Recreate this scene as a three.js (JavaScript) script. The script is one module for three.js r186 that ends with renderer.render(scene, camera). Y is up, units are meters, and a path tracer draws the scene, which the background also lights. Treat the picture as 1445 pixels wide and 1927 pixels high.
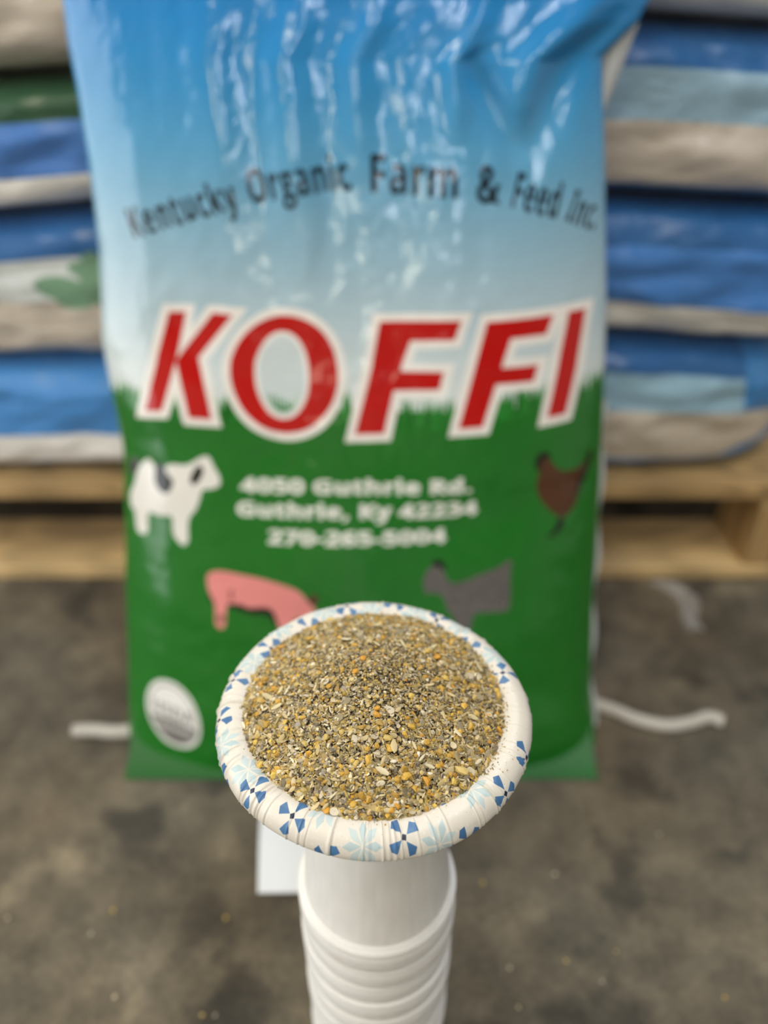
import * as THREE from 'three';
import { mergeGeometries, mergeVertices } from 'three/addons/utils/BufferGeometryUtils.js';
import { RoundedBoxGeometry } from 'three/addons/geometries/RoundedBoxGeometry.js';
import { ImprovedNoise } from 'three/addons/math/ImprovedNoise.js';
import { RectAreaLightUniformsLib } from 'three/addons/lights/RectAreaLightUniformsLib.js';

// ---------------------------------------------------------------- camera, light, exposure
const scene = new THREE.Scene();
scene.background = new THREE.Color(0xeef1f4); // bright overcast sky beyond the open dock door
scene.backgroundIntensity = 4.7;
const renderer = new THREE.WebGLRenderer({ antialias: true });
renderer.toneMapping = THREE.LinearToneMapping;
renderer.toneMappingExposure = 1.0;
renderer.shadowMap.enabled = true;

const camera = new THREE.PerspectiveCamera(65.43, 1445 / 1927, 0.02, 40);
camera.position.set(0, 0.64, 0);
camera.rotation.set(THREE.MathUtils.degToRad(-36), 0, 0);
camera.focus = 0.345;
camera.userData.fStop = 3.0;
scene.add(camera);

RectAreaLightUniformsLib.init();
const LAMP = { w: 0.055, l: 2.4, y: 3.52, power: 114 };
const lampSpots = [[-0.95, 4.9], [0.8, 3.5], [-0.95, 1.2], [0.8, -0.2], [-0.95, -2.5], [0.8, -3.4]];

// ---------------------------------------------------------------- helpers
function rng(seed) { let a = seed >>> 0; return () => { a = (a + 0x6d2b79f5) | 0; let t = Math.imul(a ^ (a >>> 15), 1 | a); t = (t + Math.imul(t ^ (t >>> 7), 61 | t)) ^ t; return ((t ^ (t >>> 14)) >>> 0) / 4294967296; }; }
const noise3 = new ImprovedNoise();
const nz = (x, y, z = 0) => noise3.noise(x, y, z);
const fbm = (x, y, z = 0, o = 4) => { let s = 0, a = 0.5; for (let i = 0; i < o; i++) { s += a * nz(x, y, z); x *= 2.03; y *= 2.03; z = z * 2.03 + 7.1; a *= 0.5; } return s; };
const lerp = (a, b, t) => a + (b - a) * t;
const clamp = (x, a = 0, b = 1) => Math.min(b, Math.max(a, x));
const smooth = (a, b, x) => { const t = clamp((x - a) / (b - a)); return t * t * (3 - 2 * t); };
function table(xs, ys) { // smooth piecewise interpolation
  return (x) => { if (x <= xs[0]) return ys[0]; for (let i = 1; i < xs.length; i++) if (x <= xs[i]) { const t = (x - xs[i - 1]) / (xs[i] - xs[i - 1]); return lerp(ys[i - 1], ys[i], t); } return ys[ys.length - 1]; };
}
const taken = {};
function numbered(name) { const n = taken[name] = (taken[name] ?? -1) + 1; return n ? `${name}_${String(n).padStart(3, '0')}` : name; }
function shadowed(o) { o.castShadow = true; o.receiveShadow = true; return o; }
function mesh(name, geo, mat, parent) { const m = shadowed(new THREE.Mesh(geo, mat)); m.name = name; if (parent) parent.add(m); return m; }
function thing(name, label, category, [x, y, z] = [0, 0, 0], group) {
  const g = new THREE.Group(); g.name = numbered(name); g.position.set(x, y, z); g.userData = { label, category };
  if (group) g.userData.group = group;
  scene.add(g); return g;
}
function single(name, label, category, geo, mat, group) {
  const m = mesh(numbered(name), geo, mat); m.userData = { label, category };
  if (group) m.userData.group = group;
  scene.add(m); return m;
}
function structure(name, geo, mat, parent = scene) { const m = mesh(name, geo, mat); if (parent === scene) m.userData.kind = 'structure'; parent.add(m); return m; }
function boxAt(x0, x1, y0, y1, z0, z1) { const g = new THREE.BoxGeometry(x1 - x0, y1 - y0, z1 - z0); g.translate((x0 + x1) / 2, (y0 + y1) / 2, (z0 + z1) / 2); return g; }
function uvMetres(g, size = 1, axes = 'xz') { const p = g.attributes.position, uv = new Float32Array(p.count * 2); for (let i = 0; i < p.count; i++) { const c = { x: p.getX(i), y: p.getY(i), z: p.getZ(i) }; uv[2 * i] = c[axes[0]] / size; uv[2 * i + 1] = c[axes[1]] / size; } g.setAttribute('uv', new THREE.BufferAttribute(uv, 2)); return g; }
function dataTexture(n, m, fn, srgb, repeat) {
  const d = new Uint8Array(n * m * 4);
  for (let y = 0; y < m; y++) for (let x = 0; x < n; x++) { const c = fn(x / n, y / m); const i = 4 * (y * n + x); if (typeof c === 'number') d[i] = d[i + 1] = d[i + 2] = clamp(c) * 255; else { d[i] = clamp(c[0]) * 255; d[i + 1] = clamp(c[1]) * 255; d[i + 2] = clamp(c[2]) * 255; } d[i + 3] = 255; }
  const t = new THREE.DataTexture(d, n, m); t.magFilter = THREE.LinearFilter; t.minFilter = THREE.LinearMipmapLinearFilter; t.generateMipmaps = true; t.wrapS = t.wrapT = THREE.RepeatWrapping;
  if (srgb) t.colorSpace = THREE.SRGBColorSpace;
  if (repeat) t.repeat.set(...repeat);
  t.needsUpdate = true; return t;
}
// noise that tiles over the unit square
const tiled = (u, v, f, s = 0) => { const A = 2 * Math.PI; const r = f / A; return 0.5 * (nz(Math.cos(u * A) * r + s, Math.sin(u * A) * r, Math.cos(v * A) * r + 3.3 * s) + nz(Math.sin(v * A) * r + 9 + s, Math.cos(u * A) * r + 4, Math.sin(u * A) * r)); };
function grid(nu, nv, fn) { // (nu+1)x(nv+1) surface, fn(u,v) -> [x,y,z], uv = u,v
  const pos = [], uv = [], idx = [];
  for (let j = 0; j <= nv; j++) for (let i = 0; i <= nu; i++) { const u = i / nu, v = j / nv; pos.push(...fn(u, v)); uv.push(u, v); }
  for (let j = 0; j < nv; j++) for (let i = 0; i < nu; i++) { const a = j * (nu + 1) + i, b = a + 1, c = a + nu + 1, d = c + 1; idx.push(a, b, d, a, d, c); }
  const g = new THREE.BufferGeometry(); g.setAttribute('position', new THREE.Float32BufferAttribute(pos, 3)); g.setAttribute('uv', new THREE.Float32BufferAttribute(uv, 2)); g.setIndex(idx); g.computeVertexNormals(); return g;
}

// ---------------------------------------------------------------- the warehouse
const X0 = -3.0, X1 = 4.4, Z0 = -5, Z1 = 7.2, HC = 3.7, T = 0.18;
const DOOR = { z0: -1.2, z1: 1.7, h: 2.9 };
const concreteMap = dataTexture(1024, 1024, (u, v) => {
  const a = fbm(u * 9, v * 9, 1.7, 5), b = fbm(u * 34, v * 34, 5.2, 4), c = fbm(u * 3.2, v * 3.2, 9.4, 3), e = nz(u * 210, v * 210, 2.2);
  let k = 1 + 0.34 * a + 0.4 * b + 0.18 * c + 0.14 * e;
  const stain = smooth(0.1, 0.34, fbm(u * 14 + 4, v * 14, 12.6, 4)); k *= 1 - 0.34 * stain;
  const pale = smooth(0.2, 0.4, fbm(u * 11 + 9, v * 11, 22.6, 4)); k *= 1 + 0.2 * pale;
  const g = fbm(u * 6 + 2, v * 6, 31, 3);
  return [0.36 * k + 0.03 * g, 0.328 * k, 0.27 * k - 0.03 * g];
}, true);
const concreteBump = dataTexture(512, 512, (u, v) => 0.5 + 0.35 * fbm(u * 30, v * 30, 3, 5) + 0.2 * nz(u * 160, v * 160, 4));
const concrete = new THREE.MeshStandardMaterial({ map: concreteMap, bumpMap: concreteBump, bumpScale: 0.0015, roughness: 0.82 });
structure('floor', uvMetres(boxAt(X0, X1, -T, 0, Z0, Z1), 1.1), concrete);
const paint = new THREE.MeshStandardMaterial({ color: 0xe0ded8, roughness: 0.85 });
const steelDeck = new THREE.MeshStandardMaterial({ color: 0x9fa1a0, roughness: 0.8 });
structure('wall_back', boxAt(X0 - T, X1 + T, -T, HC + T, Z0 - T, Z0), paint);
structure('wall_front', boxAt(X0 - T, X1 + T, -T, HC + T, Z1, Z1 + T), paint);
structure('wall_left', mergeGeometries([boxAt(X0 - T, X0, -T, HC + T, Z0, DOOR.z0), boxAt(X0 - T, X0, -T, HC + T, DOOR.z1, Z1), boxAt(X0 - T, X0, DOOR.h, HC + T, DOOR.z0, DOOR.z1), boxAt(X0 - T, X0, -T, 0, DOOR.z0, DOOR.z1)]), paint);
structure('trim_1', mergeGeometries([boxAt(X0 - T - 0.02, X0 + 0.02, 0, DOOR.h, DOOR.z0 - 0.001, DOOR.z0 + 0.06), boxAt(X0 - T - 0.02, X0 + 0.02, 0, DOOR.h, DOOR.z1 - 0.06, DOOR.z1 + 0.001), boxAt(X0 - T - 0.02, X0 + 0.02, DOOR.h - 0.06, DOOR.h + 0.001, DOOR.z0, DOOR.z1)]), new THREE.MeshStandardMaterial({ color: 0x6d7073, roughness: 0.6 }));
structure('ground', boxAt(X0 - T - 30, X0 - T, -T - 0.1, -T * 0.3, -30, 30), new THREE.MeshStandardMaterial({ color: 0x6f6c66, roughness: 0.9 }));
structure('wall_right', boxAt(X1, X1 + T, -T, HC + T, Z0, Z1), paint);
structure('ceiling', boxAt(X0, X1, HC, HC + T, Z0, Z1), steelDeck);
{
  const housing = new THREE.MeshStandardMaterial({ color: 0xdededa, roughness: 0.5 });
  const glows = [0xfff3d6, 0xf1f5ff].map((k) => new THREE.MeshStandardMaterial({ color: 0xffffff, emissive: k, emissiveIntensity: 4 })); // one row of warm tubes, one of cool ones
  const where = ['nearest the front wall', 'second of its row', 'nearest the back wall'];
  lampSpots.forEach(([x, z], i) => {
    const t = thing('ceiling_lamp', `white strip ceiling lamp on the ${i % 2 ? 'solid wall' : 'dock door'} side, ${where[i >> 1]}`, 'lamp', [x, LAMP.y, z], 'strip lamps under the ceiling');
    mesh('housing', new RoundedBoxGeometry(LAMP.w + 0.05, 0.07, LAMP.l + 0.05, 2, 0.012), housing, t).position.y = 0.04;
    mesh('diffuser', boxAt(-LAMP.w / 2, LAMP.w / 2, -0.012, 0.004, -LAMP.l / 2, LAMP.l / 2), glows[i % 2], t);
    for (const s of [-1, 1]) { const rod = mesh('hanger', new THREE.CylinderGeometry(0.006, 0.006, HC - LAMP.y - 0.07, 8), housing, t); rod.position.set(0, 0.07 + (HC - LAMP.y - 0.07) / 2, s * LAMP.l * 0.35); }
    const l = new THREE.RectAreaLight(i % 2 ? 0xf1f5ff : 0xfff3d6, LAMP.power, LAMP.w, LAMP.l);
    l.position.set(x, LAMP.y - 0.016, z); l.rotation.x = -Math.PI / 2; l.name = 'strip_light'; scene.add(l);
  });
}

// ---------------------------------------------------------------- the big feed bag leaning on the stack
const HT = 0.72;
const bagF = (h) => h < 0.6 ? 0.50 + 0.52 * h - 0.22 * h * h : 0.7328 + 0.05 * (h - 0.6);
const bagL = table([-0.023, 0.007, 0.07, 0.142, 0.212, 0.262, 0.307, 0.351, 0.385, 0.418, 0.477, 0.527, 0.57, 0.598, 0.72], [-0.2497, -0.2492, -0.2471, -0.2444, -0.2401, -0.2369, -0.2435, -0.2476, -0.245, -0.2427, -0.2432, -0.2455, -0.2487, -0.2487, -0.247]);
const bagR = table([-0.023, 0.007, 0.046, 0.118, 0.189, 0.258, 0.325, 0.385, 0.43, 0.489, 0.541, 0.561, 0.584, 0.598, 0.64, 0.72], [0.21, 0.2066, 0.2006, 0.1985, 0.1993, 0.1981, 0.196, 0.1925, 0.1881, 0.1818, 0.175, 0.1731, 0.1981, 0.2055, 0.207, 0.205]);
const bulgeF = table([0, 0.02, 0.05, 0.15, 0.3, 0.45, 0.6, 0.72], [0.041, 0.05, 0.053, 0.056, 0.05, 0.04, 0.028, 0.012]);
const bulgeB = table([0, 0.03, 0.1, 0.2, 0.3, 0.4, 0.5, 0.6, 0.72], [0.1, 0.125, 0.13, 0.11, 0.075, 0.045, 0.016, 0.004, 0.001]);
const cushion = (u) => Math.pow(Math.max(0, 1 - Math.pow(Math.abs(u), 3.5)), 0.7);
// height of a fold whose crest runs from a to b in (u, h), r wide
function fold(u, h, [u0, h0], [u1, h1], r, amp) { const ax = (u1 - u0) * 0.225, ay = h1 - h0, px = (u - u0) * 0.225, py = h - h0; const t = clamp((px * ax + py * ay) / (ax * ax + ay * ay)); const dx = px - ax * t, dy = py - ay * t; const d = Math.hypot(dx, dy); return amp * Math.exp(-(d * d) / (r * r)) * Math.sin(Math.PI * clamp(t, 0.06, 0.94)); }
function wrinkles(u, h) {
  const x = u * 0.225, edge = Math.pow(Math.max(0, 1 - u * u), 0.4);
  const up = smooth(0.26, 0.5, h);
  let w = 0.0045 * fbm(x * 7, h * 3.2, 2.1, 2) + up * (0.0022 * fbm(x * 24, h * 5, 8.3, 2) + 0.0007 * nz(x * 60, h * 26, 4.4)) + (1 - up) * (0.003 * fbm(x * 9, h * 22, 6.6, 3));
  w += 0.0009 * fbm(x * 60, h * 60, 5.5, 2);
  // the pleat below the folded top corner
  w += fold(u, h, [0.46, 0.575], [0.68, 0.485], 0.012, -0.012) + fold(u, h, [0.98, 0.61], [0.64, 0.48], 0.016, -0.012) + fold(u, h, [0.84, 0.62], [0.6, 0.50], 0.02, 0.01) + fold(u, h, [0.43, 0.60], [0.44, 0.50], 0.011, 0.006);
  // slack folds
  w += fold(u, h, [-0.5, 0.63], [-0.42, 0.44], 0.02, 0.006) + fold(u, h, [-0.18, 0.63], [-0.2, 0.40], 0.018, 0.006) + fold(u, h, [0.08, 0.63], [0.05, 0.46], 0.014, 0.004) + fold(u, h, [-0.75, 0.40], [-0.5, 0.33], 0.02, -0.005);
  w += fold(u, h, [-0.6, 0.16], [0.1, 0.125], 0.02, -0.003) + fold(u, h, [0.1, 0.2], [0.85, 0.25], 0.025, -0.004) + fold(u, h, [0.55, 0.085], [0.95, 0.05], 0.018, -0.005) + fold(u, h, [-0.98, 0.03], [-0.6, 0.012], 0.02, -0.008);
  return w * edge;
}
const bagFront = (u, h) => [lerp(bagL(h), bagR(h), (u + 1) / 2), Math.max(h, 0.0015), -(bagF(h) - bulgeF(h) * cushion(u) - wrinkles(u, h))];
const bagBack = (u, h) => [lerp(bagL(h), bagR(h), (u + 1) / 2), Math.max(h, 0.0015), -(bagF(h) + bulgeB(h) * cushion(u) + 0.5 * wrinkles(u, h))];

function bagPrint() {
  const W = 1100, H = 2000, cv = document.createElement('canvas'); cv.width = W; cv.height = H; const c = cv.getContext('2d'); const r = rng(77);
  // printed sky, deep blue above and pale above the meadow
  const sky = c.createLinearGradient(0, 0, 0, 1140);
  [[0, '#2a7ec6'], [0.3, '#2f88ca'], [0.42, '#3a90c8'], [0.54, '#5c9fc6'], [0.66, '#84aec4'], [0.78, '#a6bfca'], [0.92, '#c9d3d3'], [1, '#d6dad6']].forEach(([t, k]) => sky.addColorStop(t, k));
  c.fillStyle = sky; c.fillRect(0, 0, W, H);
  // meadow with single blades along its top
  c.fillStyle = '#1e6a20'; c.fillRect(0, 1128, W, H);
  for (let i = 0; i < 620; i++) { const x = r() * W, b = 1118 + 14 * Math.sin(x * 0.011) + 10 * r(), l = 14 + 26 * r(), w = 2 + 4 * r(), d = (r() - 0.5) * 14; c.fillStyle = ['#1e6a20', '#26742a', '#1a5d1c', '#2c7d30'][i % 4]; c.beginPath(); c.moveTo(x - w, b + 24); c.lineTo(x + d, b - l); c.lineTo(x + w, b + 24); c.fill(); }
  for (let i = 0; i < 1500; i++) { const x = r() * W, y = 1140 + r() * 860; c.fillStyle = ['rgba(40,128,44,0.10)', 'rgba(16,80,20,0.10)'][i & 1]; c.fillRect(x, y, 2 + 3 * r(), 12 + 40 * r()); }
  // arched company name, word by word
  const words = [['Kentucky', 94, 334, 792, 718, 74], ['Organic', 351, 565, 711, 682, 82], ['Farm', 594, 782, 683, 695, 92], ['&', 812, 865, 702, 707, 90], ['Feed', 883, 986, 711, 741, 86], ['Inc.', 1000, 1070, 744, 776, 80]];
  c.fillStyle = '#12161b'; c.textAlign = 'left'; c.textBaseline = 'alphabetic';
  for (const [s, x0, x1, y0, y1, size] of words) {
    c.font = `bold ${size}px sans-serif`; const total = c.measureText(s).width, k = (x1 - x0) / total; let x = x0;
    for (const ch of s) { const w = c.measureText(ch).width * k, t = (x + w / 2 - x0) / (x1 - x0); const y = lerp(y0, y1, t) + (s.length > 5 ? -6 * Math.sin(Math.PI * t) : 0); c.save(); c.translate(x, y); c.rotate(Math.atan2(y1 - y0, x1 - x0)); c.scale(k, 1.12); c.fillText(ch, 0, 0); c.restore(); x += w; }
  }
  // big red name with a white border
  const poly = (p) => { c.beginPath(); p.forEach(([x, y], i) => i ? c.lineTo(x, y) : c.moveTo(x, y)); c.closePath(); };
  const curve = (p) => { c.beginPath(); const n = p.length, mid = (a, b) => [(a[0] + b[0]) / 2, (a[1] + b[1]) / 2]; let m = mid(p[n - 1], p[0]); c.moveTo(...m); for (let i = 0; i < n; i++) { m = mid(p[i], p[(i + 1) % n]); c.quadraticCurveTo(p[i][0], p[i][1], m[0], m[1]); } c.closePath(); };
  const K1 = [[166, 931], [203, 928], [182, 1026], [133, 1143], [92, 1150], [136, 1039]], K2 = [[261, 926], [302, 929], [228, 1024], [243, 1151], [193, 1151], [179, 1033]];
  const F1 = [[607, 941], [776, 939], [762, 978], [671, 980], [648, 1044], [739, 1045], [728, 1082], [632, 1084], [607, 1175], [545, 1177], [591, 1033]], F2 = [[830, 944], [972, 939], [956, 978], [880, 980], [860, 1041], [939, 1041], [928, 1075], [847, 1075], [817, 1163], [765, 1165], [805, 1035]], I = [[1006, 937], [1045, 936], [1025, 1057], [1001, 1156], [958, 1158], [983, 1050]];
  const oval = (x, y, rx, ry, sk) => { c.save(); c.translate(x, y); c.transform(1, 0, sk, 1, 0, 0); c.beginPath(); c.ellipse(0, 0, rx, ry, 0, 0, 7); c.restore(); };
  const letters = (mode) => {
    for (const p of [K1, K2, F1, F2, I]) { poly(p); c[mode](); }
    oval(406, 1052, 113, 124, -0.06); c[mode]();
  };
  c.lineJoin = 'miter'; c.miterLimit = 3; c.strokeStyle = '#e9e3dc'; c.lineWidth = 34; letters('stroke'); c.fillStyle = '#b5130f'; letters('fill');
  oval(402, 1053, 49, 84, -0.06); c.lineWidth = 17; c.strokeStyle = '#e9e3dc'; c.stroke(); c.fillStyle = '#c6d0d0'; c.fill();
  c.save(); oval(402, 1053, 44, 78, -0.06); c.clip(); c.fillStyle = '#26742a'; for (let i = 0; i < 14; i++) { const x = 352 + i * 8; c.beginPath(); c.moveTo(x, 1140); c.lineTo(x + 5, 1100 - 14 * r()); c.lineTo(x + 10, 1140); c.fill(); } c.restore();
  // address
  c.fillStyle = '#e4e2da'; c.textAlign = 'center';
  for (const [s, x, y, w, k] of [['4050 Guthrie Rd.', 540, 1308, 506, 44], ['Guthrie, Ky 42234', 541, 1362, 529, 44], ['270-265-5004', 542, 1421, 391, 42]]) { c.font = `bold ${k}px sans-serif`; const m = c.measureText(s).width; c.save(); c.translate(x, y); c.scale(w / m, 1); c.lineWidth = 2; c.strokeStyle = '#e4e2da'; c.strokeText(s, 0, 0); c.fillText(s, 0, 0); c.restore(); }
  // printed farm animals
  const shape = (k, p) => { c.fillStyle = k; curve(p); c.fill(); };
  shape('#dedad2', [[71, 1261], [83, 1266], [93, 1285], [111, 1276], [128, 1261], [155, 1261], [173, 1257], [192, 1244], [211, 1233], [224, 1233], [230, 1255], [244, 1282], [242, 1297], [221, 1307], [201, 1307], [197, 1328], [187, 1359], [170, 1375], [168, 1407], [171, 1431], [158, 1446], [142, 1434], [131, 1419], [133, 1376], [108, 1387], [86, 1386], [71, 1384], [71, 1422], [69, 1440], [45, 1448], [37, 1428], [36, 1395], [23, 1395], [21, 1362], [37, 1333], [43, 1296]]);
  shape('#15140f', [[90, 1268], [112, 1262], [118, 1289], [138, 1299], [121, 1336], [88, 1323]]); shape('#15140f', [[197, 1250], [208, 1264], [193, 1295], [177, 1304], [172, 1284]]); shape('#3a3836', [[18, 1284], [54, 1264], [43, 1300], [24, 1328]]);
  shape('#1c1612', [[208, 1530], [232, 1561], [274, 1562], [313, 1568], [325, 1560], [362, 1560], [378, 1618], [362, 1604], [354, 1584], [313, 1586], [284, 1577], [256, 1569], [230, 1582]]);
  shape('#e08a86', [[213, 1496], [241, 1487], [291, 1495], [340, 1501], [388, 1513], [422, 1527], [434, 1547], [458, 1569], [454, 1587], [429, 1598], [411, 1588], [400, 1618], [378, 1623], [372, 1606], [360, 1568], [325, 1568], [309, 1573], [287, 1563], [274, 1563], [256, 1563], [256, 1622], [237, 1626], [230, 1607], [232, 1565], [217, 1544], [210, 1517]]);
  shape('#8c4f48', [[264, 1530], [272, 1528], [270, 1556], [262, 1560]]); shape('#57302c', [[434, 1547], [453, 1529], [463, 1543], [450, 1565]]); shape('#8a5a52', [[234, 1590], [254, 1590], [252, 1608], [236, 1608]]);
  shape('#141512', [[703, 1478], [714, 1454], [735, 1464], [742, 1490], [723, 1471]]);
  shape('#625d5a', [[689, 1520], [691, 1490], [705, 1472], [723, 1471], [737, 1487], [745, 1513], [786, 1508], [821, 1491], [857, 1482], [878, 1464], [888, 1472], [881, 1486], [887, 1580], [875, 1586], [816, 1580], [802, 1587], [799, 1630], [775, 1629], [759, 1586], [744, 1573], [738, 1543], [716, 1531], [698, 1535]]);
  for (let i = 0; i < 260; i++) { const x = 750 + r() * 128, y = 1512 + r() * 62; c.fillStyle = i & 1 ? 'rgba(130,124,118,0.5)' : 'rgba(50,46,44,0.4)'; c.fillRect(x, y, 4 + 3 * r(), 2); }
  shape('#50301a', [[944, 1249], [956, 1244], [968, 1255], [982, 1277], [1004, 1288], [1027, 1288], [1050, 1281], [1065, 1247], [1072, 1269], [1062, 1295], [1042, 1341], [1031, 1372], [1005, 1395], [987, 1387], [957, 1357], [939, 1330], [935, 1302], [943, 1275], [940, 1259]]);
  shape('#16100c', [[931, 1247], [945, 1232], [963, 1235], [971, 1253], [954, 1245], [943, 1259], [944, 1275], [932, 1269]]); shape('#2a1810', [[1050, 1281], [1065, 1247], [1072, 1269], [1062, 1295], [1042, 1341], [1028, 1372], [1033, 1320]]); shape('#10180c', [[990, 1388], [1007, 1396], [1003, 1415], [982, 1430], [960, 1428], [982, 1416]]);
  // round organic seal
  c.save(); c.translate(125, 1864); c.transform(1, 0.12, 0.02, 1, 0, 0); c.scale(67, 90);
  c.fillStyle = '#e4e2dd'; c.beginPath(); c.arc(0, 0, 1, 0, 7); c.fill();
  c.save(); c.beginPath(); c.arc(0, 0, 0.86, 0, 7); c.clip(); c.fillStyle = '#77726f'; c.beginPath(); c.moveTo(-1, 0.22); c.quadraticCurveTo(0, -0.02, 1, 0.2); c.lineTo(1, 1); c.lineTo(-1, 1); c.fill(); c.restore();
  c.strokeStyle = '#8d8a86'; c.lineWidth = 0.05; c.beginPath(); c.arc(0, 0, 0.86, 0, 7); c.stroke();
  c.font = 'bold 0.44px sans-serif'; c.restore();
  c.save(); c.translate(125, 1864); c.transform(1, 0.12, 0.02, 1, 0, 0); c.fillStyle = '#7d7a77'; c.font = 'bold 40px sans-serif'; c.textAlign = 'center'; c.fillText('USDA', 0, 0); c.fillStyle = '#e4e2dd'; c.font = 'bold 21px sans-serif'; c.fillText('ORGANIC', 0, 42); c.restore();
  const t = new THREE.CanvasTexture(cv); t.colorSpace = THREE.SRGBColorSpace; t.anisotropy = 8; return t;
}
const weave = dataTexture(256, 256, (u, v) => { // woven tapes under the film: 32 x 32 tapes to a tile
  const a = u * 32, b = v * 32, i = Math.floor(a), j = Math.floor(b), fa = a - i, fb = b - j, over = (i + j) & 1;
  const wa = Math.sin(Math.PI * fa), wb = Math.sin(Math.PI * fb); return 0.5 + 0.14 * (over ? 0.4 * wa - 0.1 * (1 - wb) : 0.25 * wb - 0.2 * (1 - wa)) + 0.75 * tiled(u, v, 7, 1.3) + 0.25 * tiled(u, v, 17, 5.1);
});
weave.repeat.set(5.6, 9.6);
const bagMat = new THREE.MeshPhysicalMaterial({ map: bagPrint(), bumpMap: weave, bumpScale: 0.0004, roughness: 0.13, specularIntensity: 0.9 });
const bagWhite = new THREE.MeshPhysicalMaterial({ color: 0xb9bcbc, bumpMap: weave, bumpScale: 0.0003, roughness: 0.4, side: THREE.DoubleSide });
const bagGreen = new THREE.MeshPhysicalMaterial({ color: 0x175c1c, roughness: 0.5, bumpMap: weave, bumpScale: 0.0003 });
{
  const bag = thing('feed_bag', 'tall blue and green printed feed bag leaning on the stacked sacks behind the bowl', 'bag', [-0.02, 0, -0.5]);
  const put = (g) => { g.translate(0.02, 0, 0.5); return g; };
  const spread = (v) => v * HT;
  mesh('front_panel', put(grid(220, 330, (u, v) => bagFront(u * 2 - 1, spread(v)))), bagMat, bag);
  mesh('back_panel', put(grid(70, 110, (u, v) => bagBack(1 - u * 2, spread(v)))), bagWhite, bag);
  mesh('base', put(grid(60, 6, (u, v) => { const a = bagFront(1 - u * 2, 0), b = bagBack(1 - u * 2, 0); return [a[0], 0.0015, lerp(a[2], b[2], v)]; })), bagWhite, bag);
  // sewn bottom hem lying out on the floor
  const hem = grid(80, 8, (u, v) => { const x = lerp(-0.243, 0.2, u), e = Math.pow(Math.abs(u * 2 - 1), 8); return [x, 0.0016 + 0.02 * Math.pow(1 - v, 2.2) + 0.0006 * nz(u * 9, v * 2, 3), -lerp(0.503, 0.4545 + 0.0015 * nz(u * 6, 0, 8), v)]; });
  const hemPart = mesh('bottom_hem', put(hem), bagGreen, bag);
  // turned-in lining under the folded top corner
  const lin = grid(10, 20, (u, v) => { const h = lerp(0.50, 0.583, v), w = 0.026 * Math.pow(v, 0.9); return [bagR(0.541) - 0.004 + w * u + 0.004 * v, h, -(bagF(h) + 0.006 - 0.004 * Math.sin(u * Math.PI))]; });
  mesh('lining_fold', put(lin), bagWhite, bag);
  const seamPts = []; for (let i = 0; i <= 24; i++) { const h = lerp(0.012, 0.3, i / 24); seamPts.push(new THREE.Vector3(bagR(h) + 0.0005 + 0.002 * Math.sin(i * 1.1), h, -(bagF(h) + 0.003))); }
  mesh('side_seam', put(new THREE.TubeGeometry(new THREE.CatmullRomCurve3(seamPts), 60, 0.0025, 8, false)), bagWhite, bag);
  // paper feed tag sewn into the hem, lying forward on the floor
  const paper = new THREE.MeshStandardMaterial({ color: 0xdfe2e6, roughness: 0.75, side: THREE.DoubleSide });
  const tag = grid(16, 24, (u, v) => { const f = lerp(0.459, 0.345, v); return [lerp(lerp(-0.113, -0.1035, v), lerp(0.0, 0.008, v), u), 0.003 + 0.009 * Math.sin(Math.PI * Math.pow(v, 1.2)) + 0.003 * u * v, -f]; });
  mesh('paper_tag', put(tag), paper, hemPart).userData.label = 'blank white paper tag sewn into the bottom hem';
  // stitching along the hem
  const thread = new THREE.MeshStandardMaterial({ color: 0x4f8456, roughness: 0.9 });
  const st = []; for (let i = 0; i < 70; i++) { const s = new THREE.CapsuleGeometry(0.0006, 0.0032, 3, 6); s.rotateZ(Math.PI / 2); s.translate(-0.238 + i * 0.0063, 0.0028, -0.4572); st.push(s); }
  mesh('hem_stitching', put(mergeGeometries(st)), thread, hemPart).userData.kind = 'stuff';
}

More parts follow.
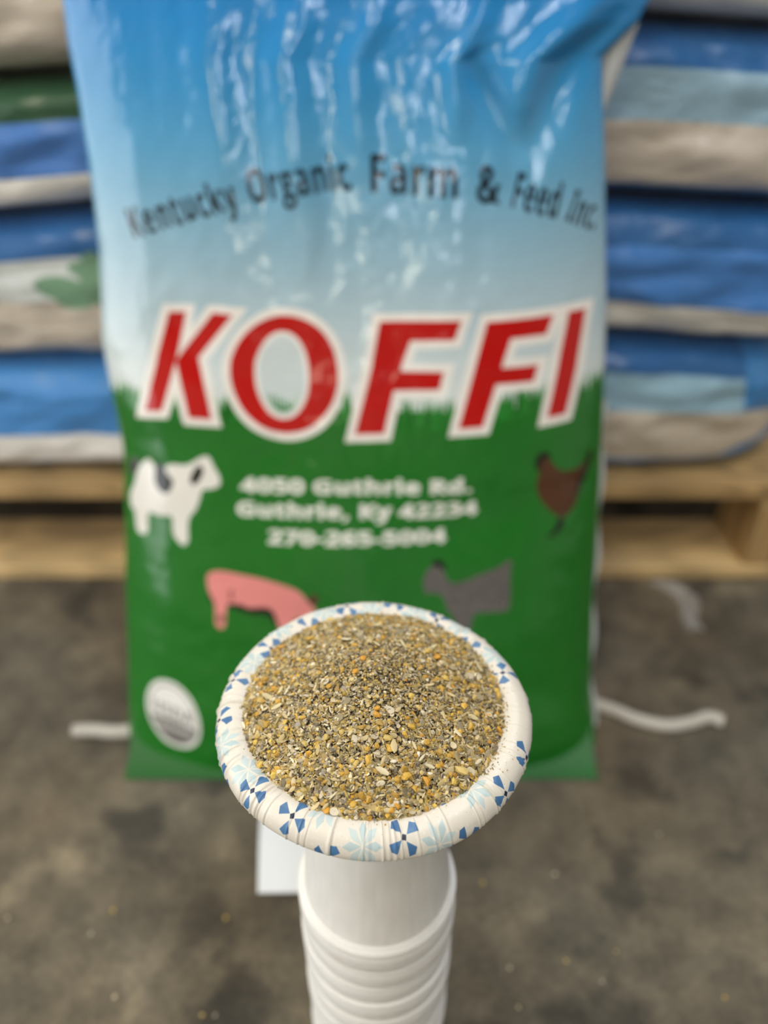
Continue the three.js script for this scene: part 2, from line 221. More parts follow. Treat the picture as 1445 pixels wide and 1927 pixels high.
// ---------------------------------------------------------------- pallet
function woodTexture(seed, base) { return dataTexture(256, 512, (u, v) => { const w = fbm(u * 3 + seed, v * 1.2, seed, 2); const ring = Math.sin((u * 13 + w * 7) * 6.28) * 0.5 + 0.5; const fine = nz(u * 90, v * 5, seed * 2); const k = 0.86 + 0.16 * ring + 0.1 * fine + 0.18 * w; return [base[0] * k, base[1] * k, base[2] * k]; }, true); }
const woods = [[0.80, 0.66, 0.45], [0.76, 0.60, 0.40], [0.83, 0.71, 0.51]].map((b, i) => new THREE.MeshStandardMaterial({ map: woodTexture(1.3 + i * 2.7, b), roughness: 0.8 }));
{
  const X = [-0.80, 0.525], F0 = 0.742, D = 0.8, p = thing('wooden_pallet', 'pale softwood block pallet carrying the stacked sacks', 'pallet', [(X[0] + X[1]) / 2, 0, -(F0 + D / 2)]);
  const cx = (X[0] + X[1]) / 2, cz = -(F0 + D / 2);
  const board = (name, x0, x1, y0, y1, f0, f1, i, along = 'x') => { const g = new RoundedBoxGeometry(x1 - x0, y1 - y0, f1 - f0, 2, 0.003); uvMetres(g, 0.35, along === 'x' ? 'zx' : 'xz'); const m = mesh(name, g, woods[i % 3], p); m.position.set((x0 + x1) / 2 - cx, (y0 + y1) / 2, -(f0 + f1) / 2 - cz); return m; };
  [0, 1, 2].forEach((i) => board('bottom_board', X[0], X[1], 0.0, 0.019, F0 + i * (D - 0.1) / 2, F0 + i * (D - 0.1) / 2 + 0.1, i + 2));
  for (let i = 0; i < 3; i++) for (let j = 0; j < 3; j++) { const x = X[0] + i * ((X[1] - X[0]) - 0.09) / 2, f = F0 + 0.003 + j * (D - 0.105) / 2; board('block', x, x + 0.09, 0.019, 0.1, f, f + 0.098, i + j + 1, 'z'); }
  for (let i = 0; i < 3; i++) { const x = X[0] + i * ((X[1] - X[0]) - 0.09) / 2; board('stringer_board', x, x + 0.09, 0.1, 0.118, F0 + 0.002, F0 + D - 0.002, i, 'z'); }
  for (let i = 0; i < 6; i++) { const f = F0 + i * (D - 0.1) / 5; board('deck_board', X[0], X[1], 0.118, 0.138, f, f + 0.1, i); }
}

// ---------------------------------------------------------------- stacked sacks
const filmBump = dataTexture(256, 256, (u, v) => 0.5 + 0.5 * tiled(u, v, 14, 2.2) + 0.3 * tiled(u, v, 40, 7.1));
function bandTexture(bands, seed) { // bands from the bottom up: [share, colour]; print with wobbling borders
  const cv = document.createElement('canvas'); cv.width = 512; cv.height = 256; const c = cv.getContext('2d'), r = rng(seed);
  let y = 256; for (const [share, col, x0 = 0, x1 = 1] of bands) { const h = share * 256; c.fillStyle = col; c.beginPath(); c.moveTo(x0 * 512, y + 2); for (let i = 0; i <= 16; i++) c.lineTo(lerp(x0, x1, i / 16) * 512, y - h + (i % 16 ? 10 * (r() - 0.5) : 0)); c.lineTo(x1 * 512, y + 2); c.fill(); if (x0 === 0 && x1 === 1) y -= h; if (y > 0) { c.fillStyle = col; } }
  for (let i = 0; i < 900; i++) { c.fillStyle = i & 1 ? 'rgba(255,255,255,0.05)' : 'rgba(20,24,30,0.05)'; c.fillRect(r() * 512, r() * 256, 3 + 20 * r(), 1 + 3 * r()); }
  const t = new THREE.CanvasTexture(cv); t.colorSpace = THREE.SRGBColorSpace; return t;
}
function sackGeometry(L, Hh, D, seed, droop) { // droop(x, share of height): how far the sack hangs there
  const g = new THREE.BoxGeometry(2, 2, 2, 64, 28, 28), p = g.attributes.position, uv = g.attributes.uv, v = new THREE.Vector3();
  for (let i = 0; i < p.count; i++) {
    v.fromBufferAttribute(p, i);
    // superellipsoid: a full sack, soft corners
    const n = Math.pow(Math.pow(Math.abs(v.x), 5) + Math.pow(Math.abs(v.z), 5), 1 / 5), m = Math.pow(Math.pow(n, 6.5) + Math.pow(Math.abs(v.y), 6.5), 1 / 6.5) || 1;
    v.multiplyScalar(1 / m);
    const x = v.x * L / 2, y = v.y * Hh / 2, z = v.z * D / 2;
    const k = 1 + 0.02 * fbm(x * 9 + seed, y * 9, z * 9, 3), w = 0.009 * fbm(x * 24 + seed * 3, y * 30, z * 12, 3) + 0.006 * nz(x * 14 + seed, y * 50, z * 8);
    const e = smooth(0.75, 1, Math.abs(v.y));
    p.setXYZ(i, x * k, clamp(y * (1 + (k - 1) * (1 - e)), -Hh / 2, Hh / 2) + droop(x, v.y / 2 + 0.5), z * k + w * Math.sign(v.z) * (1 - 0.6 * e));
    uv.setXY(i, v.x / 2 + 0.5, clamp(v.y / 2 + 0.5, 0.01, 0.99));
  }
  g.computeVertexNormals(); return g;
}
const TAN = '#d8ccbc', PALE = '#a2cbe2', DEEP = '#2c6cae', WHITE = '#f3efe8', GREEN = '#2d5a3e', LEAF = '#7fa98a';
{
  // columns: x range, list of [bottom, top, front, bands, label]
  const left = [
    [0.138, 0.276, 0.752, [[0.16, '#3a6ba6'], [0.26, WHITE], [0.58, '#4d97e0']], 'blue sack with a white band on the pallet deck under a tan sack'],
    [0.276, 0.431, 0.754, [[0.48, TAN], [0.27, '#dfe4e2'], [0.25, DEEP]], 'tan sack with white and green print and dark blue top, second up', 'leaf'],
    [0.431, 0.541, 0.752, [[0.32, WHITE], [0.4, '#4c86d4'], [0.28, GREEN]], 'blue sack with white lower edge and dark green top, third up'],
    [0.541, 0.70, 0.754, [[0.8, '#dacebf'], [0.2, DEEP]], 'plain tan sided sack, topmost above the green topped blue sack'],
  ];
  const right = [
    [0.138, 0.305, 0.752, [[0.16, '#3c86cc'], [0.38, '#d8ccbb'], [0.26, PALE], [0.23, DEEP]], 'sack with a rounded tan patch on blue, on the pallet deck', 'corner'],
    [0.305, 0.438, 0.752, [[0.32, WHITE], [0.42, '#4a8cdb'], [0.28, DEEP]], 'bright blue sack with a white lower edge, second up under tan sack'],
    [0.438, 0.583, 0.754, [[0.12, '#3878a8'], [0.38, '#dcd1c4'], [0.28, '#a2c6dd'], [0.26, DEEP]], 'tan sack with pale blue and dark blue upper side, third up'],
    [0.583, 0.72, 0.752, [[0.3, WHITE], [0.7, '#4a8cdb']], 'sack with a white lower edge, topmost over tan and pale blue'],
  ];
  let n = 0;
  const build = (col, x0, x1s, ref, slopes) => col.forEach(([y0, y1, f, bands, label, extra], i) => {
    n++; const x1 = x1s[i], L = x1 - x0[i], D = 0.6;
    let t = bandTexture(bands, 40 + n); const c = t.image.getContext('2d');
    if (extra === 'leaf') { const r = rng(9); c.fillStyle = LEAF; for (let k = 0; k < 9; k++) { c.beginPath(); c.ellipse(300 + 90 * r(), 96 + 40 * r(), 18 + 24 * r(), 8 + 12 * r(), r() * 3, 0, 7); c.fill(); } c.fillStyle = '#3d5a4c'; c.fillRect(330, 142, 70, 9); }
    if (extra === 'corner') { c.fillStyle = '#3f8fd6'; c.beginPath(); c.moveTo(512, 0); c.lineTo(512, 256); c.lineTo(330, 256); c.lineTo(330, 230); c.quadraticCurveTo(470, 226, 492, 128); c.lineTo(430, 120); c.lineTo(420, 60); c.lineTo(420, 0); c.fill(); }
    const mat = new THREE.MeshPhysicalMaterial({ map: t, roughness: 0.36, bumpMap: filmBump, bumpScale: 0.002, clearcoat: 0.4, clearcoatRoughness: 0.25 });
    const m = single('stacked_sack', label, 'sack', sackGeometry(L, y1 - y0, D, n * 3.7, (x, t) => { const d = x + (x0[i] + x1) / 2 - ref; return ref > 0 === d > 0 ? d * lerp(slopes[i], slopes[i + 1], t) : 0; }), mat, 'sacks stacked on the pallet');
    m.position.set((x0[i] + x1) / 2, (y0 + y1) / 2, -(f + 0.005 + D / 2));
  });
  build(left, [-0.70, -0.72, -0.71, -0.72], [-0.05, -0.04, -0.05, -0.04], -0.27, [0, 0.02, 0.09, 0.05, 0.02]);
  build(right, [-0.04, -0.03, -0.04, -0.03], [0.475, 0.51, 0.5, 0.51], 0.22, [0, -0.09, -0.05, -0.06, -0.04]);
}

// clear stretch film wound around the front of the stack
{
  const clear = new THREE.MeshPhysicalMaterial({ color: 0xffffff, transmission: 1, thickness: 0, roughness: 0.1, ior: 1.4, side: THREE.DoubleSide });
  const sheet = grid(260, 150, (u, v) => { const x = lerp(-0.76, 0.515, u), h = lerp(0.125, 0.715, v); const d = (x * 0.8 + h) * 9, pull = Math.pow(Math.abs(nz(d, (x - h) * 2.2, 3.3)), 0.6); return [x, h, -(0.7445 - 0.003 * pull - 0.002 * fbm(x * 8, h * 16, 2.2, 3))]; });
  single('stretch_film', 'clear wrinkled stretch film drawn across the front of the stacked sacks', 'film', sheet, clear);
}

// ---------------------------------------------------------------- nested foam cups, mouth down
const foam = new THREE.MeshStandardMaterial({ map: dataTexture(256, 256, (u, v) => { const s = smooth(0.34, 0.5, fbm(u * 7, v * 7, 4.1, 4)); const k = 0.97 + 0.03 * nz(u * 60, v * 60, 1); return [0.955 * k - 0.02 * s, 0.945 * k - 0.04 * s, 0.925 * k - 0.06 * s]; }, true), roughness: 0.55, bumpMap: filmBump, bumpScale: 0.0003 });
const CUP = { x: -0.004, z: -0.248, pitch: 0.02039, n: 10, top: 0.3015, tall: 0.118 };
{
  // profile of one cup from its mouth (y = 0) to its base, outside then inside
  const body = new THREE.LatheGeometry([[0.0428, 0.0], [0.0446, 0.0006], [0.0453, 0.003], [0.0453, 0.010], [0.0451, 0.0165]].concat([[0.0414, 0.0222], [0.0352, 0.103], [0.0347, 0.112], [0.0338, 0.116], [0.0318, 0.118], [0.0, 0.118], [0.0, 0.1162], [0.0312, 0.116], [0.033, 0.111], [0.0338, 0.103], [0.0400, 0.0235], [0.0424, 0.016], [0.0428, 0.0]]).map(([r, y]) => new THREE.Vector2(r, y)), 96);
  const bead = new THREE.LatheGeometry([[0.0440, 0.0152], [0.0450, 0.0158], [0.0454, 0.0174], [0.0452, 0.0190], [0.0443, 0.0200], [0.0425, 0.0212], [0.0414, 0.0225]].map(([r, y]) => new THREE.Vector2(r, y)), 96);
  const words = ['topmost', 'second', 'third', 'fourth', 'fifth', 'sixth', 'seventh', 'eighth', 'ninth', 'lowest'];
  let first;
  for (let k = 0; k < CUP.n; k++) {
    const label = k === 0 ? 'topmost upturned white foam cup, carrying the paper bowl' : k === CUP.n - 1 ? 'lowest white foam cup of the nested stack, mouth on the floor' : `white foam cup, ${words[k]} from the top of the nested stack`;
    const t = thing('foam_cup', label, 'cup', [CUP.x + 0.0006 * Math.sin(k * 2.1), CUP.top - CUP.tall - k * CUP.pitch, CUP.z + 0.0006 * Math.cos(k * 1.7)], 'nested foam cups under the bowl');
    mesh('body', body, foam, t).rotation.y = k * 1.3; mesh('collar', bead, foam, t);
  }
}

// ---------------------------------------------------------------- printed paper bowl
const BOWL = { x: -0.005, y: 0.3015, z: -0.254, rim: 0.0415 };
const profile = (() => { // inside, from the centre out over the rim to the lip: r, y
  const pts = [[0, 0.0016], [0.02, 0.0016], [0.034, 0.0022], [0.0385, 0.0046], [0.042, 0.010], [0.050, 0.024], [0.0575, 0.0365], [0.0605, 0.0402], [0.0638, 0.0419], [0.0675, 0.0422], [0.0705, 0.0411], [0.0732, 0.0388], [0.0748, 0.0358], [0.0752, 0.0332], [0.0745, 0.0318], [0.0735, 0.0322]];
  const curve = new THREE.SplineCurve(pts.map((p) => new THREE.Vector2(...p))); const out = []; let arc = 0, last;
  for (let i = 0; i <= 90; i++) { const p = curve.getPoint(i / 90); if (last) arc += p.distanceTo(last); last = p; out.push([Math.max(0, p.x), p.y, arc]); }
  return out;
})();
const flatRadius = (r) => { for (const [pr, , a] of profile) if (pr >= r) return a; return profile[profile.length - 1][2]; };
const creases = (() => { const r = rng(5); const out = []; for (let i = 0; i < 96; i++) { const cluster = r() < 0.5; out.push({ a: r() * Math.PI * 2, w: 0.004 + 0.008 * r(), d: (cluster ? 0.00055 : 0.0003) * (0.4 + r()), lean: (r() - 0.5) * 1.2, from: 0.0575 + 0.006 * r() }); } return out; })();
function creaseDepth(th, r, a) { let d = 0; for (const c of creases) { let t = th - c.a - c.lean * (r - 0.067); t = Math.atan2(Math.sin(t), Math.cos(t)); if (Math.abs(t) > 0.04) continue; const f = smooth(c.from, c.from + 0.004, r); d += c.d * f * (Math.exp(-Math.pow(t / (c.w * 0.55), 2)) * -1 + 0.9 * Math.exp(-Math.pow((t - c.w * 1.3) / (c.w * 0.8), 2))); } return d; }
function bowlPrint() {
  const N = 2048, S = 0.2, cv = document.createElement('canvas'); cv.width = cv.height = N; const c = cv.getContext('2d'), r = rng(21), k = N / S;
  c.fillStyle = '#d9d2c5'; c.fillRect(0, 0, N, N);
  for (let i = 0; i < 5000; i++) { c.fillStyle = i % 3 ? 'rgba(255,252,244,0.25)' : 'rgba(214,204,188,0.18)'; c.fillRect(r() * N, r() * N, 2 + 8 * r(), 2 + 8 * r()); }
  // place (mm in the bowl's plan, z towards the viewer) -> canvas, spread by the length along the paper
  const at = (x, z) => { const q = Math.hypot(x, z) / 1000, f = flatRadius(q) / (q || 1); return [N / 2 + x / 1000 * f * k, N / 2 + z / 1000 * f * k]; };
  const mm = k / 1000;
  const flower = ([x, y], rot, R) => { for (let i = 0; i < 8; i++) { c.save(); c.translate(x, y); c.rotate(rot + i * Math.PI / 4); c.fillStyle = i & 1 ? '#bccac9' : '#b2c3c4'; c.beginPath(); c.moveTo(0.5 * mm, 0); c.lineTo(R * 0.62 * mm, -R * 0.19 * mm); c.lineTo(R * mm, 0); c.lineTo(R * 0.62 * mm, R * 0.19 * mm); c.closePath(); c.fill(); c.restore(); } };
  const pin = ([x, y], rot) => { for (let i = 0; i < 4; i++) { c.save(); c.translate(x, y); c.rotate(rot + i * Math.PI / 2); c.fillStyle = i & 1 ? '#47739f' : '#426c98'; c.beginPath(); c.moveTo(1.9 * mm, 0); c.lineTo(6.9 * mm, -3.3 * mm); c.lineTo(9.2 * mm, -0.7 * mm); c.lineTo(8.2 * mm, 2.7 * mm); c.closePath(); c.fill(); c.restore(); } c.save(); c.translate(x, y); c.rotate(rot + 0.8); c.fillStyle = '#17233f'; c.fillRect(-1.15 * mm, -1.15 * mm, 2.3 * mm, 2.3 * mm); c.restore(); };
  // where they stand on the visible rim, then on around it
  const flowers = [[42, 47, 0.2], [28, 69, 0.1], [-19, 57, 0.4], [-3.7, 72.3, 0], [-69, 23, 0.2], [-54, 38, 0.3]], pins = [[-51.3, 48.3, 0.7], [-33.2, 60.9, 0.75], [13.1, 68.9, 0.85], [57.5, 46.5, 0.8], [-72.7, 8.1, 0.5], [69, 28, 0.9], [-18.3, 74.5, 0.8], [-4.2, 54.5, 0.8], [26.6, 49.5, 0.8], [41.3, 66, 0.6], [-68.5, 36.5, 0.7]];
  for (let i = 0; i < 15; i++) { const a = -0.28 - i * (Math.PI - 0.4) / 14.5; const q = 66 + 6 * Math.sin(i * 2.4); (i % 2 ? flowers : pins).push([q * Math.cos(a), q * Math.sin(a), i * 0.7]); }
  for (const [x, z, w] of flowers) flower(at(x, z), w, 11);
  for (const [x, z, w] of pins) pin(at(x, z), w);
  for (let i = 0; i < 500; i++) { const a = r() * 7, q = (58 + 16 * r()); const [x, y] = at(q * Math.cos(a), q * Math.sin(a)); c.fillStyle = `rgba(122,104,70,${0.15 + 0.4 * r()})`; c.beginPath(); c.arc(x, y, 1 + 2.2 * r() * r(), 0, 7); c.fill(); }
  const t = new THREE.CanvasTexture(cv); t.colorSpace = THREE.SRGBColorSpace; t.anisotropy = 8; return t;
}
const bowl = thing('paper_bowl', 'round paper bowl with blue and pale teal flower print, heaped with feed on the cups', 'bowl', [BOWL.x, BOWL.y, BOWL.z]);
{
  const NS = 1200, pos = [], uv = [], idx = [], n = profile.length;
  const wob = (th) => 1 + 0.004 * Math.sin(2 * th + 0.6) + 0.0025 * Math.sin(5 * th + 1.7) + 0.0016 * nz(Math.cos(th) * 5, Math.sin(th) * 5, 3);
  const lift = (th, r) => smooth(0.05, 0.075, r) * (0.0007 * Math.sin(3 * th + 1) + 0.0006 * nz(Math.cos(th) * 4, Math.sin(th) * 4, 9));
  for (let j = 0; j <= NS; j++) { const th = j / NS * Math.PI * 2, c = Math.cos(th), s = Math.sin(th); for (const [r, y, a] of profile) { const d = r > 0.055 ? creaseDepth(th, r, a) : 0, w = lerp(1, wob(th), smooth(0.04, 0.07, r)), R = (r + d * smooth(0.069, 0.075, r)) * w; pos.push(R * c, y + d * (1 - 0.4 * smooth(0.07, 0.075, r)) + lift(th, r), R * s); uv.push(0.5 + a / 0.2 * c, 0.5 - a / 0.2 * s); } }
  for (let j = 0; j < NS; j++) for (let i = 0; i < n - 1; i++) { const a = j * n + i, b = a + n; idx.push(a, a + 1, b, b, a + 1, b + 1); }
  const g = new THREE.BufferGeometry(); g.setAttribute('position', new THREE.Float32BufferAttribute(pos, 3)); g.setAttribute('uv', new THREE.Float32BufferAttribute(uv, 2)); g.setIndex(idx); g.computeVertexNormals();
  mesh('printed_lining', g, new THREE.MeshPhysicalMaterial({ map: bowlPrint(), roughness: 0.42, clearcoat: 0.15, clearcoatRoughness: 0.3, side: THREE.DoubleSide }), bowl);
  const outer = new THREE.LatheGeometry([[0, 0.0003], [0.034, 0.0003], [0.0395, 0.0036], [0.0432, 0.010], [0.0512, 0.0235], [0.0588, 0.0352], [0.064, 0.0386], [0.068, 0.0388]].map(([r, y]) => new THREE.Vector2(r, y)), 128);
  mesh('outer_wall', outer, new THREE.MeshStandardMaterial({ color: 0xe9e4da, roughness: 0.6, side: THREE.DoubleSide }), bowl);
}

// ---------------------------------------------------------------- heap of ground feed
const HEAP = { R: 0.0638, edge: 0.0386, h: 0.0295 };
function heapY(x, z) { // above the bowl's base
  const r = Math.hypot(x, z - 0.0) / HEAP.R, q = clamp(1 - r, 0, 1); const cone = Math.pow(q, 0.88) * (1 - 0.12 * q);
  return HEAP.edge + HEAP.h * (cone * 1.08 - 0.08 * q * q * q) + 0.0012 * fbm(x * 60, z * 60, 4, 3) - (r > 0.97 ? (r - 0.97) * 0.05 : 0);
}
function heapNormal(x, z, v) { const e = 0.0015; return v.set(heapY(x - e, z) - heapY(x + e, z), 2 * e, heapY(x, z - e) - heapY(x, z + e)).normalize(); }
function jitterGeo(g, amp, seed) { g = mergeVertices(g.deleteAttribute ? (g.deleteAttribute('normal'), g.deleteAttribute('uv'), g) : g); const r = rng(seed), p = g.attributes.position; for (let i = 0; i < p.count; i++) p.setXYZ(i, p.getX(i) * (1 + amp * (r() - 0.5)), p.getY(i) * (1 + amp * (r() - 0.5)), p.getZ(i) * (1 + amp * (r() - 0.5))); return g; }
function facet(g) { const o = g.toNonIndexed(); o.computeVertexNormals(); return o; }
const shapes = { corn: [], husk: [], sliver: [], crumb: [], curl: [], seed: [] };
for (let s = 0; s < 5; s++) {
  const corn = jitterGeo(new THREE.IcosahedronGeometry(0.5, 0), 0.75, 100 + s); corn.scale(1, 0.5, 0.78); shapes.corn.push(facet(corn));
  const husk = jitterGeo(new THREE.SphereGeometry(0.5, 12, 6), 0.22, 200 + s); { const p = husk.attributes.position; const R = rng(210 + s), ka = 0.5 + R(), kb = 0.6 * (R() - 0.3); for (let i = 0; i < p.count; i++) { const x = p.getX(i), y = p.getY(i), z = p.getZ(i) * (0.55 + 0.4 * (s % 3) / 2); p.setXYZ(i, x, y * 0.11 + ka * x * x * 0.5 + kb * z * z, z); } husk.computeVertexNormals(); } shapes.husk.push(husk);
  const sl = jitterGeo(new THREE.SphereGeometry(0.5, 7, 6), 0.3, 300 + s); { const p = sl.attributes.position; for (let i = 0; i < p.count; i++) { const x = p.getX(i); p.setXYZ(i, x, p.getY(i) * 0.12 + 0.18 * x * x, p.getZ(i) * (0.2 + 0.06 * s)); } } shapes.sliver.push(facet(sl));
  const cr = jitterGeo(new THREE.OctahedronGeometry(0.5, 0), 0.8, 400 + s); cr.scale(1, 0.7, 0.85); shapes.crumb.push(facet(cr));
  const cu = new THREE.TorusGeometry(0.45, 0.05, 4, 12, 2.2 + s * 0.6); cu.rotateX(Math.PI / 2); cu.scale(1, 1.8, 0.8); shapes.curl.push(cu);
  const se = jitterGeo(new THREE.SphereGeometry(0.5, 10, 8), 0.1, 600 + s); { const p = se.attributes.position; for (let i = 0; i < p.count; i++) { const x = p.getX(i), k = 1 - 0.5 * clamp(x + 0.5); p.setXYZ(i, x, p.getY(i) * 0.5 * k, p.getZ(i) * 0.75 * k); } se.computeVertexNormals(); } shapes.seed.push(se);
}
const pal = {
  fine: ['#6b5d45', '#7b6c4d', '#564b3c', '#8b7a54', '#90826a', '#463d32', '#a29275', '#7d6c42', '#706454', '#605545'],
  mid: ['#aa9356', '#b9a268', '#958452', '#c6b184', '#82734e', '#cdbd9a', '#a28840', '#b49a62', '#d8ccac', '#756a56', '#a69a80', '#be9b46'],
  corn: ['#c0963a', '#c9a03c', '#b08c3c', '#d2a946', '#ad8632', '#c2a75e', '#d4b356', '#a28540', '#cb932c'],
  husk: ['#b0a182', '#a19374', '#c1b497', '#8d8063', '#bcaa7b', '#988c78', '#d0c4a9'],
  sliver: ['#ccbd90', '#b8a570', '#d6c9a5', '#a69467', '#c4b080'],
  seed: ['#b88a30', '#a87d2e', '#c79c3e', '#e3dccb', '#dcd2bd', '#8e7a3c'],
};
const feedMat = new THREE.MeshStandardMaterial({ color: 0xffffff, roughness: 0.62 });
const huskMat = new THREE.MeshPhysicalMaterial({ color: 0xffffff, roughness: 0.45, side: THREE.DoubleSide });
{
  const heap = thing('feed_heap', 'heaped pile of coarse ground yellow and brown livestock feed filling the paper bowl', 'feed', [BOWL.x, BOWL.y, BOWL.z]);
  heap.userData.kind = 'stuff';
  const soil = dataTexture(512, 512, (u, v) => { const k = 0.75 + 0.5 * nz(u * 90, v * 90, 3) + 0.3 * nz(u * 200, v * 200, 5); return [0.35 * k, 0.31 * k, 0.225 * k]; }, true);
  const core = grid(160, 40, (u, v) => { const a = -u * Math.PI * 2, r = HEAP.R * 1.0 * v; const x = r * Math.cos(a), z = r * Math.sin(a); return [x, heapY(x, z) - 0.0012, z]; });
  mesh('packed_meal', core, new THREE.MeshStandardMaterial({ map: soil, roughness: 0.9 }), heap).userData.kind = 'stuff';
  const M = new THREE.Matrix4(), Q = new THREE.Quaternion(), Q2 = new THREE.Quaternion(), P = new THREE.Vector3(), Sc = new THREE.Vector3(), N = new THREE.Vector3(), UP = new THREE.Vector3(0, 1, 0), E = new THREE.Euler(), col = new THREE.Color();
  const r = rng(4242);
  const scatter = (name, kind, count, s0, s1, colours, sink, tilt, mat) => {
    const geos = shapes[kind];
    geos.forEach((g, gi) => {
      const n = Math.floor(count / geos.length), im = shadowed(new THREE.InstancedMesh(g, mat, n)); im.name = name; im.userData.kind = 'stuff';
      for (let i = 0; i < n; i++) {
        const q = Math.sqrt(r()) * (HEAP.R - 0.0002), a = r() * Math.PI * 2, x = q * Math.cos(a), z = q * Math.sin(a), s = lerp(s0, s1, r() * r()) * lerp(0.72, 1.22, Math.pow(q / HEAP.R, 1.5));
        heapNormal(x, z, N); P.set(x, heapY(x, z), z).addScaledVector(N, s * (sink + 0.35 * (r() - 0.5)));
        Q.setFromUnitVectors(UP, N); E.set((r() - 0.5) * tilt, r() * 6.283, (r() - 0.5) * tilt); Q2.setFromEuler(E); Q.multiply(Q2); Sc.set(s * (0.8 + 0.4 * r()), s * (0.8 + 0.4 * r()), s * (0.8 + 0.4 * r()));
        M.compose(P, Q, Sc); im.setMatrixAt(i, M);
        col.set(colours[Math.floor(r() * colours.length)]); const k = 0.8 + 0.4 * r(); col.multiplyScalar(k); im.setColorAt(i, col);
      }
      heap.add(im);
    });
  };
  scatter('fine_meal', 'crumb', 30000, 0.0005, 0.0012, pal.fine, 0.2, 3, feedMat);
  scatter('grit', 'crumb', 11000, 0.0010, 0.0021, [...pal.mid, ...pal.fine], 0.25, 3, feedMat);
  scatter('cracked_grain', 'corn', 5600, 0.0014, 0.0034, [...pal.mid, ...pal.mid, ...pal.corn], 0.2, 1.5, feedMat);
  scatter('bran_flakes', 'husk', 4200, 0.0016, 0.0038, [...pal.husk, ...pal.mid], 0.16, 1.1, huskMat);
  scatter('straw_bits', 'sliver', 4000, 0.0017, 0.0042, [...pal.sliver, ...pal.mid], 0.25, 0.9, feedMat);
  scatter('bran_curls', 'curl', 900, 0.0020, 0.0040, pal.husk, 0.2, 1.4, huskMat);
  { // a dusting spilled onto the rim
    const n = 150, im = shadowed(new THREE.InstancedMesh(shapes.crumb[1], feedMat, n)); im.name = 'rim_dusting'; im.userData.kind = 'stuff';
    for (let i = 0; i < n; i++) { const a = (r() < 0.7 ? 0.35 : 0.2) + (r() - 0.5) * (r() < 0.75 ? 0.7 : 6), q = 0.0632 + 0.008 * r() * r(), s = 0.0004 + 0.0007 * r(); P.set(q * Math.cos(a), 0.0421 + s * 0.2 - 0.16 * Math.max(0, q - 0.068), q * Math.sin(a)); E.set(r() * 3, r() * 3, r() * 3); Q.setFromEuler(E); Sc.setScalar(s); M.compose(P, Q, Sc); im.setMatrixAt(i, M); col.set(pal.mid[i % 12]); im.setColorAt(i, col); }
    heap.add(im);
  }

  // the largest pieces, one by one
  const kinds = [
    ['cracked_corn', 'corn', 150, 0.0030, 0.0048, pal.corn, 'TONE chip of cracked corn on the feed heap', 'corn chip', 'cracked corn chips on the heap'],
    ['husk_flake', 'husk', 70, 0.0036, 0.0064, pal.husk, 'thin curved greyish husk flake on the feed heap', 'husk', 'husk flakes on the heap'],
    ['straw_sliver', 'sliver', 66, 0.0044, 0.0078, pal.sliver, 'pale straw sliver on the feed heap', 'straw', 'straw slivers on the heap'],
    ['whole_seed', 'seed', 40, 0.0026, 0.0040, pal.seed, 'small smooth TONE seed on the feed heap', 'seed', 'whole seeds on the heap'],
  ];
  const tones = { husk: {}, sliver: {},
    corn: { '#c0963a': 'golden', '#c9a03c': 'golden', '#b08c3c': 'brownish yellow', '#d2a946': 'golden', '#ad8632': 'brownish yellow', '#c2a75e': 'pale yellow', '#d4b356': 'pale yellow', '#a28540': 'brownish yellow', '#cb932c': 'orange yellow' },
    seed: { '#b88a30': 'amber', '#a87d2e': 'amber', '#c79c3e': 'amber', '#e3dccb': 'cream white', '#dcd2bd': 'cream white', '#8e7a3c': 'olive brown' } };
  const mats = {}; const r2 = rng(909);
  const piece = (name, kind, x, z, s, colour, label, category, group, turn) => {
    const mk = colour + (kind === 'husk'); mats[mk] ??= new THREE.MeshPhysicalMaterial({ color: colour, roughness: kind === 'husk' ? 0.4 : 0.5, side: kind === 'husk' ? THREE.DoubleSide : THREE.FrontSide });
    const m = single(name, label, category, shapes[kind][Math.floor(r2() * 5)], mats[mk], group);
    heapNormal(x, z, N); m.position.set(BOWL.x + x, BOWL.y + heapY(x, z), BOWL.z + z).addScaledVector(N, s * (kind === 'husk' ? 0.08 : 0.2) + 0.0005);
    Q.setFromUnitVectors(UP, N); E.set((r2() - 0.5) * 0.9, turn ?? r2() * 6.283, (r2() - 0.5) * 0.9); Q2.setFromEuler(E); m.quaternion.copy(Q.multiply(Q2)); m.scale.setScalar(s);
    return m;
  };
  for (const [name, kind, count, s0, s1, colours, label, category, group] of kinds) for (let i = 0; i < count; i++) {
    const q = Math.pow(r2(), 0.36) * (HEAP.R - 0.0028), a = r2() * Math.PI * 2; const size = lerp(s0, s1, r2() * r2()), colour = colours[Math.floor(r2() * colours.length)], tone = tones[kind][colour] ?? ''; const m = piece(name, kind, q * Math.cos(a), q * Math.sin(a), size, colour, label.replace('TONE', tone).replace('  ', ' ').trim(), category, group); if (tone) m.userData.group = `${tone} ${group}`;
  }
  const big = piece('corn_kernel', 'corn', 0.0385, 0.0405, 0.0085, '#dcc27a', 'large pale broken corn kernel near the bowl rim', 'corn kernel', undefined, 0.2); big.scale.set(0.0085, 0.0075, 0.0062);
}

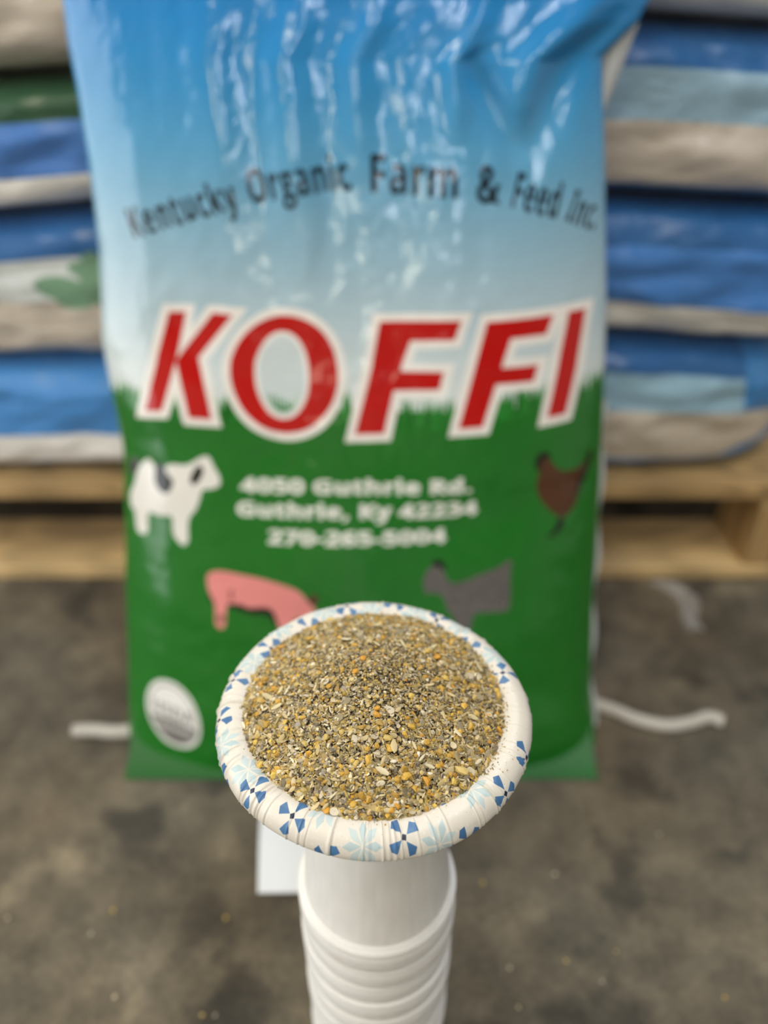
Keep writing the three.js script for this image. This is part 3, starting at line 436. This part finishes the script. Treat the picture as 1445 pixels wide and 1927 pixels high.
// ---------------------------------------------------------------- spilled crumbs on the floor
{
  const spots = [[0.082, 0.355], [0.241, 0.399], [0.096, 0.288], [0.18, 0.3], [0.164, 0.278], [0.253, 0.267], [0.099, 0.26], [0.144, 0.363], [0.14, 0.293], [-0.231, 0.314], [-0.219, 0.332], [-0.302, 0.326], [-0.2, 0.267], [-0.133, 0.255], [-0.123, 0.255], [-0.127, 0.326]], r = rng(31);
  const cols = ['#c9a94c', '#b8a98a', '#bcae93', '#c2a860', '#a89c88']; const mats = cols.map((k) => new THREE.MeshStandardMaterial({ color: k, roughness: 0.6 }));
  spots.forEach(([x, f], i) => { const s = 0.0026 + 0.0014 * r(); const m = single('spilled_crumb', 'small pale crumb of feed spilled on the concrete floor', 'crumb', shapes.corn[i % 5], mats[i % 5], 'crumbs spilled on the floor'); m.scale.setScalar(s); m.position.set(x, s * 0.2, -f); m.rotation.y = r() * 6; });
}

// ---------------------------------------------------------------- white cord and film scraps on the floor
{
  const cordMat = new THREE.MeshStandardMaterial({ color: 0xb9b4aa, roughness: 0.85, bumpMap: filmBump, bumpScale: 0.0006 });
  const tape = (pts, w, t) => { // flat woven strip along a curve, lying or standing
    const c = new THREE.CatmullRomCurve3(pts.map((p) => new THREE.Vector3(...p))); const s = new THREE.Shape(); const n = 10; for (let i = 0; i <= n; i++) { const a = i / n * Math.PI * 2; const x = Math.cos(a) * t, y = Math.sin(a) * w; i ? s.lineTo(x, y) : s.moveTo(x, y); } return new THREE.ExtrudeGeometry(s, { steps: 80, extrudePath: c, bevelEnabled: false });
  };
  single('white_cord', 'thick white cord curving over the floor from the bag edge under the pallet corner', 'cord', new THREE.TubeGeometry(new THREE.CatmullRomCurve3([[0.190, 0.0055, -0.56], [0.205, 0.0055, -0.545], [0.2165, 0.0055, -0.54], [0.232, 0.0055, -0.533], [0.2515, 0.0053, -0.522], [0.28, 0.0053, -0.514], [0.305, 0.0053, -0.518], [0.326, 0.006, -0.524], [0.337, 0.0055, -0.519]].map((p) => new THREE.Vector3(...p))), 140, 0.0065, 10, false), cordMat);
  single('cord_end', 'short end of white cord poking out beside the seal on the bag', 'cord', new THREE.TubeGeometry(new THREE.CatmullRomCurve3([[-0.305, 0.0053, -0.507], [-0.285, 0.0055, -0.508], [-0.262, 0.0053, -0.506], [-0.24, 0.0053, -0.51], [-0.215, 0.006, -0.53]].map((p) => new THREE.Vector3(...p))), 60, 0.0068, 10, false), cordMat);
  const film = new THREE.MeshPhysicalMaterial({ color: 0xffffff, transmission: 0.85, thickness: 0, roughness: 0.35, side: THREE.DoubleSide });
  const strip = grid(30, 80, (u, v) => { const f = lerp(0.73, 0.645, v) , x = 0.335 + 0.028 * v + 0.012 * Math.sin(v * 5); const w = 0.03 * (1 - 0.45 * v) ; return [x + (u - 0.5) * w + 0.003 * nz(v * 9, u * 2, 1), 0.004 + 0.008 * Math.abs(nz(u * 5, v * 7, 2)) + 0.004 * Math.sin(u * 3.14), -f]; });
  single('film_scrap', 'crumpled clear scrap of stretch film on the floor in front of the pallet', 'film', strip, film);
}

renderer.render(scene, camera);
